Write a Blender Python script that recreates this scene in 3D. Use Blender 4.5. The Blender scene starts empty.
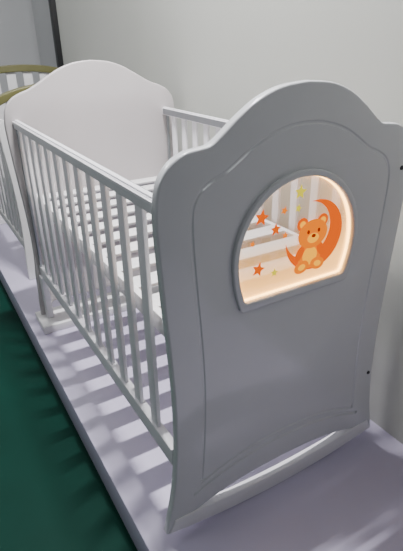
import bpy, bmesh, math, random
from mathutils import Vector, Matrix
random.seed(4)
C = bpy.context.scene
col = C.collection
PI = math.pi

# ------------------------------------------------------------------ materials
def mat(name, color, rough=.5, metal=0, var=.04, scale=6, bump=0, bscale=60, emit=None, estr=0, coat=0, clear=0, spec=.5):
    m = bpy.data.materials.new(name); m.use_nodes = True
    nt = m.node_tree; N = nt.nodes; b = N['Principled BSDF']
    b.inputs['Roughness'].default_value = rough; b.inputs['Metallic'].default_value = metal
    b.inputs['Coat Weight'].default_value = coat; b.inputs['Specular IOR Level'].default_value = spec
    tc = N.new('ShaderNodeTexCoord')
    no = N.new('ShaderNodeTexNoise'); no.inputs['Scale'].default_value = scale; no.inputs['Detail'].default_value = 4
    nt.links.new(tc.outputs['Object'], no.inputs['Vector'])
    r = N.new('ShaderNodeValToRGB')
    r.color_ramp.elements[0].position = .3; r.color_ramp.elements[1].position = .7
    r.color_ramp.elements[0].color = tuple(max(0, c*(1-var)) for c in color)+(1,)
    r.color_ramp.elements[1].color = tuple(min(1, c*(1+var)) for c in color)+(1,)
    nt.links.new(no.outputs['Fac'], r.inputs['Fac']); nt.links.new(r.outputs['Color'], b.inputs['Base Color'])
    if bump:
        n2 = N.new('ShaderNodeTexNoise'); n2.inputs['Scale'].default_value = bscale; n2.inputs['Detail'].default_value = 5
        nt.links.new(tc.outputs['Object'], n2.inputs['Vector'])
        bp = N.new('ShaderNodeBump'); bp.inputs['Strength'].default_value = bump; bp.inputs['Distance'].default_value = .002
        nt.links.new(n2.outputs['Fac'], bp.inputs['Height']); nt.links.new(bp.outputs['Normal'], b.inputs['Normal'])
    if emit:
        b.inputs['Emission Color'].default_value = emit+(1,); b.inputs['Emission Strength'].default_value = estr
    if clear:
        b.inputs['Alpha'].default_value = 1-clear
    return m

M = {}
M['paint'] = mat('white_paint', (.66,.67,.69), .22, var=.02, bump=.08, bscale=25, coat=.6)
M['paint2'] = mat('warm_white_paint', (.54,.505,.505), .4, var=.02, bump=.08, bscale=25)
M['slat'] = mat('slat_paint', (.84,.83,.86), .35, var=.02)
M['slat2'] = mat('neighbour_paint', (.78,.77,.77), .45, var=.02)
M['wall'] = mat('wall_plaster', (.53,.54,.495), .85, var=.02, scale=2, bump=.05, bscale=90)
M['wall2'] = mat('grey_wall', (.50,.51,.51), .85, var=.03, scale=2)
M['black'] = mat('black_trim', (.008,.009,.010), .45)
M['green'] = mat('green_floor', (.0015,.033,.022), .6, var=.12, scale=3, bump=.06, bscale=8, spec=.12)
M['plat'] = mat('platform_laminate', (.57,.525,.68), .36, var=.03, scale=3)
M['olive'] = mat('olive_gold_paint', (.13,.125,.045), .4)
M['metal'] = mat('grey_metal', (.30,.32,.34), .35, metal=.7)
M['dark'] = mat('dark_steel', (.05,.05,.055), .4, metal=.6)
M['led'] = mat('led_strip', (1,.8,.5), .5, emit=(1,.52,.13), estr=9.0)
M['orange'] = mat('orange_film', (.25,.02,.0), .6, emit=(1,.14,.0), estr=1.0, spec=0)
M['orange2'] = mat('light_orange_film', (.3,.05,.0), .6, emit=(1,.225,.0), estr=1.15, spec=0)
M['cream'] = mat('cream_film', (.3,.1,.0), .6, emit=(1,.42,.01), estr=1.6, spec=0)
M['brown'] = mat('deep_orange_film', (.2,.01,.0), .5, emit=(.6,.035,.0), estr=.5, spec=0)
M['yellow'] = mat('yellow_film', (.25,.25,.02), .6, emit=(.8,.66,.03), estr=1.1, spec=0)

def pane_mat():
    m = bpy.data.materials.new('edge_lit_acrylic'); m.use_nodes = True
    nt = m.node_tree; N = nt.nodes; N.clear()
    out = N.new('ShaderNodeOutputMaterial'); tr = N.new('ShaderNodeBsdfTransparent')
    pr = N.new('ShaderNodeBsdfPrincipled'); pr.inputs['Base Color'].default_value = (.5,.42,.30,1); pr.inputs['Roughness'].default_value = .12
    pr.inputs['Emission Color'].default_value = (1,.48,.11,1)
    tc = N.new('ShaderNodeTexCoord'); sp = N.new('ShaderNodeSeparateXYZ')
    nt.links.new(tc.outputs['Object'], sp.inputs[0])
    def mr(src, a, b, c, d):
        n = N.new('ShaderNodeMapRange'); nt.links.new(src, n.inputs['Value'])
        for k, v in (('From Min',a),('From Max',b),('To Min',c),('To Max',d)): n.inputs[k].default_value = v
        return n.outputs['Result']
    low = mr(sp.outputs['Z'], .606, .745, 1, 0)
    low2 = N.new('ShaderNodeMath'); low2.operation = 'POWER'; nt.links.new(low, low2.inputs[0]); low2.inputs[1].default_value = 1.1
    right = mr(sp.outputs['X'], .0, .155, 0, .4)
    add = N.new('ShaderNodeMath'); add.operation = 'ADD'; add.use_clamp = True
    nt.links.new(low2.outputs[0], add.inputs[0]); nt.links.new(right, add.inputs[1])
    nt.links.new(mr(add.outputs[0], 0, 1, .55, 2.3), pr.inputs['Emission Strength'])
    mx = N.new('ShaderNodeMixShader'); nt.links.new(mr(add.outputs[0], 0, 1, .20, .85), mx.inputs[0])
    nt.links.new(tr.outputs[0], mx.inputs[1]); nt.links.new(pr.outputs[0], mx.inputs[2]); nt.links.new(mx.outputs[0], out.inputs[0])
    return m
M['pane'] = pane_mat()

# ------------------------------------------------------------------ helpers
def finish(me, m, smooth=True):
    me.materials.clear(); me.materials.append(m)
    if smooth:
        for p in me.polygons: p.use_smooth = True
        me.set_sharp_from_angle(angle=math.radians(32))

def link(name, me, m, parent=None, loc=(0,0,0), smooth=True):
    finish(me, m, smooth)
    o = bpy.data.objects.new(name, me); col.objects.link(o); o.location = loc
    if parent: o.parent = parent
    return o

def tag(o, label=None, cat=None, group=None, kind=None):
    if label: o['label'] = label
    if cat: o['category'] = cat
    if group: o['group'] = group
    if kind: o['kind'] = kind
    return o

def thing(name, label, cat, loc=(0,0,0), rz=0):
    o = bpy.data.objects.new(name, None); col.objects.link(o); o.location = loc; o.rotation_euler = (0,0,rz)
    o.empty_display_size = .1
    return tag(o, label, cat)

def box_bm(bm, x0,x1,y0,y1,z0,z1, bev=.003, seg=2):
    r = bmesh.ops.create_cube(bm, size=1)
    vs = r['verts']
    bmesh.ops.scale(bm, vec=(x1-x0,y1-y0,z1-z0), verts=vs)
    bmesh.ops.translate(bm, vec=((x0+x1)/2,(y0+y1)/2,(z0+z1)/2), verts=vs)
    if bev:
        es = list({e for v in vs for e in v.link_edges})
        bmesh.ops.bevel(bm, geom=es, offset=bev, segments=seg, affect='EDGES', profile=.5)

def boxes(name, lst, m, parent=None, bev=.003, loc=(0,0,0)):
    bm = bmesh.new()
    for b in lst: box_bm(bm, *b, bev=bev)
    me = bpy.data.meshes.new(name); bm.to_mesh(me); bm.free()
    return link(name, me, m, parent, loc)

def curve_mesh(loops, extr=0, bevel=0, fill=True, closed=True, off=0, mapf=None, res=3):
    """2D loops -> mesh; local (x,y) of curve becomes (x,z); thickness goes along y"""
    cu = bpy.data.curves.new('tmp', 'CURVE'); cu.dimensions = '2D' if fill else '3D'
    cu.fill_mode = 'BOTH' if fill else 'FULL'
    for lp in loops:
        s = cu.splines.new('POLY'); s.points.add(len(lp)-1)
        for i, p in enumerate(lp): s.points[i].co = (p[0], p[1], 0, 1)
        s.use_cyclic_u = closed
    cu.extrude = extr; cu.bevel_depth = bevel; cu.bevel_resolution = res; cu.offset = off
    if not fill and not closed: cu.use_fill_caps = True
    o = bpy.data.objects.new('tmp', cu); col.objects.link(o)
    dg = bpy.context.evaluated_depsgraph_get(); dg.update()
    me = bpy.data.meshes.new_from_object(o.evaluated_get(dg))
    bpy.data.objects.remove(o); bpy.data.curves.remove(cu)
    me.transform(Matrix(((1,0,0,0),(0,0,-1,0),(0,1,0,0),(0,0,0,1))))
    bm = bmesh.new(); bm.from_mesh(me)
    bmesh.ops.remove_doubles(bm, verts=bm.verts, dist=.00005)
    bmesh.ops.recalc_face_normals(bm, faces=bm.faces)
    bm.to_mesh(me); bm.free()
    return me

def slab(loops, th, bev):
    return curve_mesh(loops, extr=th/2-bev, bevel=bev, off=-bev)

def spline(pts, n=8):
    """Catmull-Rom through pts (open)"""
    out = []
    P = [pts[0]] + list(pts) + [pts[-1]]
    for i in range(1, len(P)-2):
        a,b,c,d = P[i-1],P[i],P[i+1],P[i+2]
        for k in range(n):
            t = k/n
            out.append(tuple(.5*((2*b[j])+(-a[j]+c[j])*t+(2*a[j]-5*b[j]+4*c[j]-d[j])*t*t+(-a[j]+3*b[j]-3*c[j]+d[j])*t**3) for j in (0,1)))
    out.append(tuple(pts[-1]))
    return out

def mirror(half):   # half goes from left bottom up to centre; returns whole open path
    return half + [(-x, z) for x, z in reversed(half) if abs(x) > 1e-6]

def cut(me, cutter):
    a = bpy.data.objects.new('a', me); b = bpy.data.objects.new('b', cutter)
    col.objects.link(a); col.objects.link(b)
    md = a.modifiers.new('b', 'BOOLEAN'); md.object = b; md.operation = 'DIFFERENCE'; md.solver = 'EXACT'
    dg = bpy.context.evaluated_depsgraph_get(); dg.update()
    r = bpy.data.meshes.new_from_object(a.evaluated_get(dg))
    bpy.data.objects.remove(a); bpy.data.objects.remove(b)
    return r if len(r.polygons) > 20 else me

# ------------------------------------------------------------------ setting
FZ = -.028          # top of the platform
tag(boxes('floor_platform', [(-.395,.40,-1.6,3.95,FZ-.11,FZ)], M['plat'], bev=.003), kind='structure')
tag(boxes('floor', [(-4,.45,-2,4.0,FZ-.16,FZ-.11)], M['green'], bev=0), kind='structure')
tag(boxes('wall_right', [(.40,.5,-1.6,2.95,FZ-.11,2.7)], M['wall'], bev=0), kind='structure')
tag(boxes('wall_back', [(-4,.9,4.0,4.1,FZ-.16,2.7)], M['wall2'], bev=0), kind='structure')
tag(boxes('trim_1', [(.365,.5,2.95,3.0,FZ,2.7)], M['black'], bev=.001), kind='structure')
tag(boxes('wall_recess', [(.5,.6,2.95,4.0,FZ,2.7)], M['wall2'], bev=0), kind='structure')

# ------------------------------------------------------------------ the crib
L = 1.213; TH = .022; XR = .30
crib = thing('baby_crib', 'white wooden baby crib with arched end panels and a glowing bear window', 'crib', (0,0,FZ))
def up(me): me.transform(Matrix.Translation((0,0,-FZ))); return me

side = [(-.348,0),(-.343,.025),(-.335,.06),(-.325,.11),(-.316,.18),(-.3095,.27),(-.3085,.38),(-.313,.50),(-.319,.60),(-.324,.70),(-.327,.78),(-.324,.825),(-.314,.860),(-.293,.886),(-.264,.901),(-.236,.905)]
arch = [(-.236,.905),(-.213,.909),(-.188,.926),(-.157,.950),(-.112,.978),(-.06,.996),(0,1.002)]
half = spline(side+arch[1:],6)
bot = [(-.308,0),(-.303,.012),(-.280,.028),(-.2,.052),(-.1,.067),(0,.071)]
botc = mirror(spline(bot,5))
outline = mirror(half)[:] + list(reversed(botc))
side_h = [(-.322,.0),(-.321,.06),(-.317,.12)] + side[4:-3] + [(-.292,.886),(-.264,.902)]
arch_h = [(-.232,.914),(-.205,.928),(-.18,.943),(-.15,.961),(-.11,.982),(-.06,.998),(0,1.004)]
outline_h = mirror(spline(side_h+arch_h,6)) + list(reversed(mirror([(-.285,0),(-.284,.03),(-.275,.05),(-.26,.06),(0,.06)])))

# window outline: round arch, nearly straight sides, flat sill with small round corners
def win(R, zc, zb, xb, n=40):
    pts = [(-R*math.cos(PI*i/n), zc+R*math.sin(PI*i/n)) for i in range(n+1)]
    zs = zb+.012
    sidep = []
    for k in range(1,9):
        t = k/8
        sidep.append((R-(R-xb)*t*t, zc+(zs-zc)*t))
    r = sidep + [(xb-.0015,zb+.006),(xb-.006,zb+.0015),(xb-.012,zb)]
    return pts + r + [(-x,z) for x,z in reversed(r)]
W_hole = win(.161,.668,.571,.146)
W_out = win(.170,.668,.557,.152)
W_in = win(.156,.668,.577,.142)

# grooves of the near panel: arch with both sides, then the bottom sweep that closes it
g_half = spline([(-.2485,.128),(-.243,.2),(-.238,.30),(-.237,.40),(-.242,.52),(-.250,.63),(-.256,.73),(-.256,.785),(-.249,.813),(-.234,.833),(-.210,.847),(-.185,.857),(-.160,.872),(-.128,.893),(-.09,.911),(-.04,.924),(0,.927)],4)
g_main = mirror(g_half)
g_bot = mirror(spline([(-.2510,.121),(-.18,.1445),(-.1,.163),(0,.169)],5))
g2 = mirror(spline([(-.272,.092),(-.19,.122),(-.1,.140),(0,.146)],5))

def groove(pts, closed, r=.0036, depth=.0024):
    me = curve_mesh([pts], bevel=r, fill=False, closed=closed)
    me.transform(Matrix.Translation((0,-TH/2-(r-depth),0)))
    return me
me = slab([outline, W_hole], TH, .005)
me = cut(me, groove(g_main, False, .0050, .0023))
me = cut(me, groove(g_bot, False, .0052, .0032))
me = cut(me, groove(g2, False, .0065, .0040))
foot = link('footboard', up(me), M['paint'], crib, (0,TH/2,0)); foot['label'] = 'near end panel with carved outline and arched window'

me = slab([outline_h], TH, .005)
me = cut(me, (lambda q: (q.transform(Matrix.Rotation(PI,4,'Z')), q)[1])(groove(g_main, False, .0050, .0023)))
me.transform(Matrix.Diagonal((1.065,1,1.006,1)))
head = link('headboard', up(me), M['paint2'], crib, (.004,L+TH/2,0)); head['label'] = 'far plain arched end panel'

# rocker skids
rk_t = spline([(-.325,.038),(-.26,.036),(-.15,.026),(0,.021),(.15,.026),(.26,.036),(.325,.038)],6)
rk_b = spline([(-.342,.002),(-.26,-.010),(-.15,-.022),(0,-.0278),(.15,-.022),(.26,-.010),(.342,.002)],6)
link('rocker', up(slab([rk_t+list(reversed(rk_b))], .024, .003)), M['slat'], crib, (0,.009,0))
# flat foot board of the far end
fb = boxes('foot_board', [(-.358,.358,L-.11,L+.045,0,.034)], M['slat2'], crib, bev=.003); fb['label'] = 'flat white foot under the far end panel'
for sx in (-1,1):
    x0, x1 = sorted((sx*.296, sx*.322))
    boxes('foot_post', [(x0,x1,L-.045,L-.001,.034,.225)], M['slat'], crib, bev=.003)

# window frame, led, pane
fr = link('window_frame', up(slab([W_out, W_in], .012, .0035)), M['paint'], crib, (0,-.003,0))
led_in = win(.1545,.668,.579,.1405)
link('light_strip', up(slab([W_in, led_in], .010, .0003)), M['led'], crib, (0,.008,0), smooth=False)
pane = link('window_pane', up(slab([win(.1555,.668,.578,.1415)], .004, .0005)), M['pane'], crib, (0,.010,0))

def flat(name, loops, m, y, parent):
    me = curve_mesh(loops, extr=.0004)
    return link(name, up(me), m, parent, (0, y-.010, 0), smooth=False)
def ell(cx, cz, rx, rz, n=32, rot=0):
    return [(cx+rx*math.cos(a)*math.cos(rot)-rz*math.sin(a)*math.sin(rot), cz+rx*math.cos(a)*math.sin(rot)+rz*math.sin(a)*math.cos(rot)) for a in [2*PI*i/n for i in range(n)]]
# crescent moon
def crescent(c1, r1, c2, r2, n=40):
    d = Vector((c2[0]-c1[0], c2[1]-c1[1])); D = d.length; base = math.atan2(d.y, d.x)
    a = math.acos((r1*r1+D*D-r2*r2)/(2*r1*D)); b = math.acos((r2*r2+D*D-r1*r1)/(2*r2*D))
    o = [(c1[0]+r1*math.cos(t), c1[1]+r1*math.sin(t)) for t in [base+a+(2*PI-2*a)*i/n for i in range(n+1)]]
    inn = [(c2[0]+r2*math.cos(t), c2[1]+r2*math.sin(t)) for t in [ (base-(PI-b)) + ((-2*PI+2*(PI-b)))*i/n for i in range(1,n)]]
    return o + inn
YD = .0065
flat('moon_decoration', [crescent((.052,.685),.080,(.032,.701),.063)], M['orange'], YD, pane)
# bear
def B(loop, s=1.13):
    return [(.039+(x-.034)*s, .605+(z-.604)*s) for x, z in loop]
bear = flat('bear_decoration', [B(ell(.034,.637,.029,.028))], M['orange2'], YD-.0026, pane)
def star(cx, cz, r, rot=0, k=.45):
    return [(cx+(r if i%2==0 else r*k)*math.sin(rot+i*PI/5), cz+(r if i%2==0 else r*k)*math.cos(rot+i*PI/5)) for i in range(10)]
def sub(name, loops, m, k): return flat(name, [B(l) for l in loops], m, YD-.0026-.0010*k, pane)
sub('bear_belly', [ell(.034,.636,.018,.019)], M['cream'], 1)
for cx_, ro in ((.014,.2),(.054,-.2)):
    sub('bear_leg', [ell(cx_,.616,.018,.013,rot=ro)], M['orange2'], 2)
    sub('bear_paw', [ell(cx_,.616,.009,.006,rot=ro)], M['cream'], 3)
for cx_, ro in ((.007,-.5),(.060,.5)):
    sub('bear_arm', [ell(cx_,.646,.0085,.017,rot=ro)], M['orange'], 2)
for cx_ in (.010,.060):
    sub('bear_ear', [ell(cx_,.704,.013,.013)], M['orange'], 1)
    sub('bear_inner_ear', [ell(cx_,.704,.007,.007)], M['cream'], 2)
sub('bear_head', [ell(.035,.682,.036,.029)], M['orange2'], 4)
sub('bear_muzzle', [ell(.035,.674,.014,.010)], M['cream'], 6)
sub('bear_nose', [ell(.035,.679,.005,.0035)], M['brown'], 7)
sub('bear_eye', [ell(.022,.688,.003,.004)], M['brown'], 6)
sub('bear_eye', [ell(.048,.688,.003,.004)], M['brown'], 6)
for (x,z,r,m,ro) in [(-.094,.752,.018,'orange',.2),(-.057,.720,.014,'orange',.0),(-.098,.640,.017,'orange',.3),(.003,.789,.016,'yellow',.1),
                     (.000,.755,.009,'yellow',.3),(-.031,.702,.008,'orange2',.1),(-.037,.757,.009,'orange2',.4),(-.055,.622,.010,'yellow',.1),(-.115,.70,.007,'orange2',.3)]:
    s_ = flat('star_decoration', [star(x,z,r,ro)], M[m], YD, pane)

# bolts on the near panel right side
def bolt(x, z, y0=0, flip=1, name='bolt'):
    bm = bmesh.new()
    bmesh.ops.create_cone(bm, cap_ends=True, segments=16, radius1=.0055, radius2=.0045, depth=.003, matrix=Matrix.Translation((x, y0, z-FZ)) @ Matrix.Rotation(PI/2*flip,4,'X'))
    me = bpy.data.meshes.new('b'); bm.to_mesh(me); bm.free()
    link(name, me, M['dark'], crib)
bolt(.295,.225,-.001); bolt(.297,.80,-.001)

# side rails
def side_rail(sx, lab, NS):
    x = sx*.303
    ox = sorted((x+sx*.008, x+sx*.015))
    top = boxes('side_rail', [(x-.012,x+.012,TH,L,.790-FZ,.816-FZ),(ox[0],ox[1],TH,L,.806-FZ,.816-FZ),(x-.006,x+.006,TH,L,.814-FZ,.820-FZ)], M['slat'], crib, bev=.0012); top['label'] = lab
    boxes('bottom_bar', [(x-.011,x+.011,TH,L,.190-FZ,.238-FZ)], M['slat'], top, bev=.0015)
    xs = sorted((x-sx*.0119, x-sx*.0135))
    st = boxes('metal_strip', [(xs[0],xs[1],TH+.01,L-.01,.793-FZ,.8155-FZ)], M['metal'], top, bev=0); st['label'] = 'grey metal strip along the rail'
    xs = sorted((x+sx*.000, x+sx*.010))
    gd = boxes('metal_guide', [(xs[0],xs[1],L-.020,L-.010,.236-FZ,.790-FZ)], M['metal'], top, bev=.001); gd['label'] = 'upright grey metal guide'
    first = None
    for i in range(NS):
        y = TH + (L-TH)*(i+1)/(NS+1)
        if first is None:
            w_ = .018 if sx < 0 else .015
            first = boxes('bar', [(x-.005,x+.005,-w_,w_,.230-FZ,.792-FZ)], M['slat'], top, bev=.0012, loc=(0,y,0))
        else:
            o = first.copy(); col.objects.link(o); o.parent = top; o.location = (0,y,0)
    return top
side_rail(-1, 'front side rail of vertical bars', 11); side_rail(1, 'side rail next to the wall', 13)

# mattress base
BZ = .53; BH = .034
bf = boxes('mattress_base', [(-.285,-.268,TH+.001,L-.001,BZ-BH-FZ,BZ+.010-FZ),(.268,.285,TH+.001,L-.001,BZ-BH-FZ,BZ+.010-FZ),
      (-.268,.268,TH+.001,TH+.018,BZ-BH-FZ,BZ-FZ),(-.268,.268,L-.018,L-.001,BZ-BH-FZ,BZ-FZ)], M['slat2'], crib, bev=.001)
s0 = None
NB = 11
for i in range(NB):
    y = .065 + (L-.12)*i/(NB-1)
    if s0 is None: s0 = boxes('base_slat', [(-.268,.268,-.030,.030,BZ-FZ,BZ+.009-FZ)], M['slat2'], bf, bev=.001, loc=(0,y,0))
    else:
        o = s0.copy(); col.objects.link(o); o.parent = bf; o.location = (0,y,0)

# ------------------------------------------------------------------ second crib beyond
c2 = thing('baby_crib', 'white baby crib with olive gold arched rims behind the headboard', 'crib', (.03,1.68,FZ))
def arch_pts(hw, zs, zp, n=24):
    return [(-hw*math.cos(PI*i/n), zs+(zp-zs)*math.sin(PI*i/n)) for i in range(n+1)]
LL = .98
for yy, ZS, ZP, T in ((0,.835,.940,.032),(LL,.88,.98,.040)):
    o_ = arch_pts(.36,ZS,ZP)
    inner = [(x*.97, z-T) for x, z in o_]
    rim = link('arched_rim', slab([o_+list(reversed(inner))], .045, .004), M['olive'], c2, (0,yy,0)); rim['label'] = 'olive gold arched rim'
    ep = spline([(-.33,ZS-.03),(-.330,.70),(-.315,.5),(-.310,.3),(-.318,.1),(-.32,.0)],5)
    link('end_panel', slab([ [(x,z) for x,z in ep] + [(-x,z) for x,z in reversed(ep)] + [(.30,.79),(-.30,.79)] ], .022, .003), M['slat2'], c2, (0,yy,0))
    for k in range(6):
        x = -.25+.10*k
        zt = ZS-.015+(ZP-ZS)*max(0,(1-(x/.36)**2))**.5
        boxes('bar', [(x-.028,x+.028,yy-.006,yy+.006,.77,zt)], M['slat2'], c2, bev=.002)
for sx in (-1,1):
    r = boxes('side_rail', [(sx*.30-.012,sx*.30+.012,.015,LL-.015,.70,.74)], M['slat2'], c2)
    boxes('bottom_bar', [(sx*.30-.012,sx*.30+.012,.015,LL-.015,.16,.20)], M['slat2'], r)
    for k in range(8):
        y = LL*(k+1)/9
        boxes('bar', [(sx*.30-.007,sx*.30+.007,y-.024,y+.024,.195,.705)], M['slat2'], r, bev=.002)

# ------------------------------------------------------------------ light
w = bpy.data.worlds.new('w'); C.world = w; w.use_nodes = True
w.node_tree.nodes['Background'].inputs[0].default_value = (.85,.88,.92,1)
w.node_tree.nodes['Background'].inputs[1].default_value = .12
def area(loc, rot, sx, sy, e, color=(1,1,1)):
    l = bpy.data.lights.new('ceiling_or_fill_light', 'AREA'); l.shape = 'RECTANGLE'; l.size = sx; l.size_y = sy; l.energy = e; l.color = color
    o = bpy.data.objects.new('ceiling_or_fill_light', l); col.objects.link(o); o.location = loc; o.rotation_euler = rot
    return o
area((-.02,.62,2.6),(0,0,0),.35,.02,104,(.99,.98,1))
area((-2.3,1.0,1.9),(0,math.radians(-62),0),.5,1.2,11,(.94,.96,1))  # added side fill, brightens the outer faces of rail and base
area((-1.0,2.9,2.6),(0,0,0),1.0,.2,18,(.98,.98,1))  # added fill further back, brightens the second crib and back wall
area((-.5,-1.7,2.4),(math.radians(42),0,0),1.0,.3,4.5,(.93,.96,1))  # added weak front fill, gives the near panel a soft gradient

# ------------------------------------------------------------------ camera
cam = bpy.data.cameras.new('camera'); co = bpy.data.objects.new('camera', cam); col.objects.link(co)
R = Matrix.Rotation(-.527,4,'Z') @ Matrix.Rotation(1.1199,4,'X') @ Matrix.Rotation(-.0195,4,'Z')
co.matrix_world = Matrix.Translation((-.661,-.726,1.073)) @ R
cam.sensor_fit = 'VERTICAL'; cam.sensor_height = 24; cam.lens = 24*488/551
cam.clip_start = .02
C.camera = co
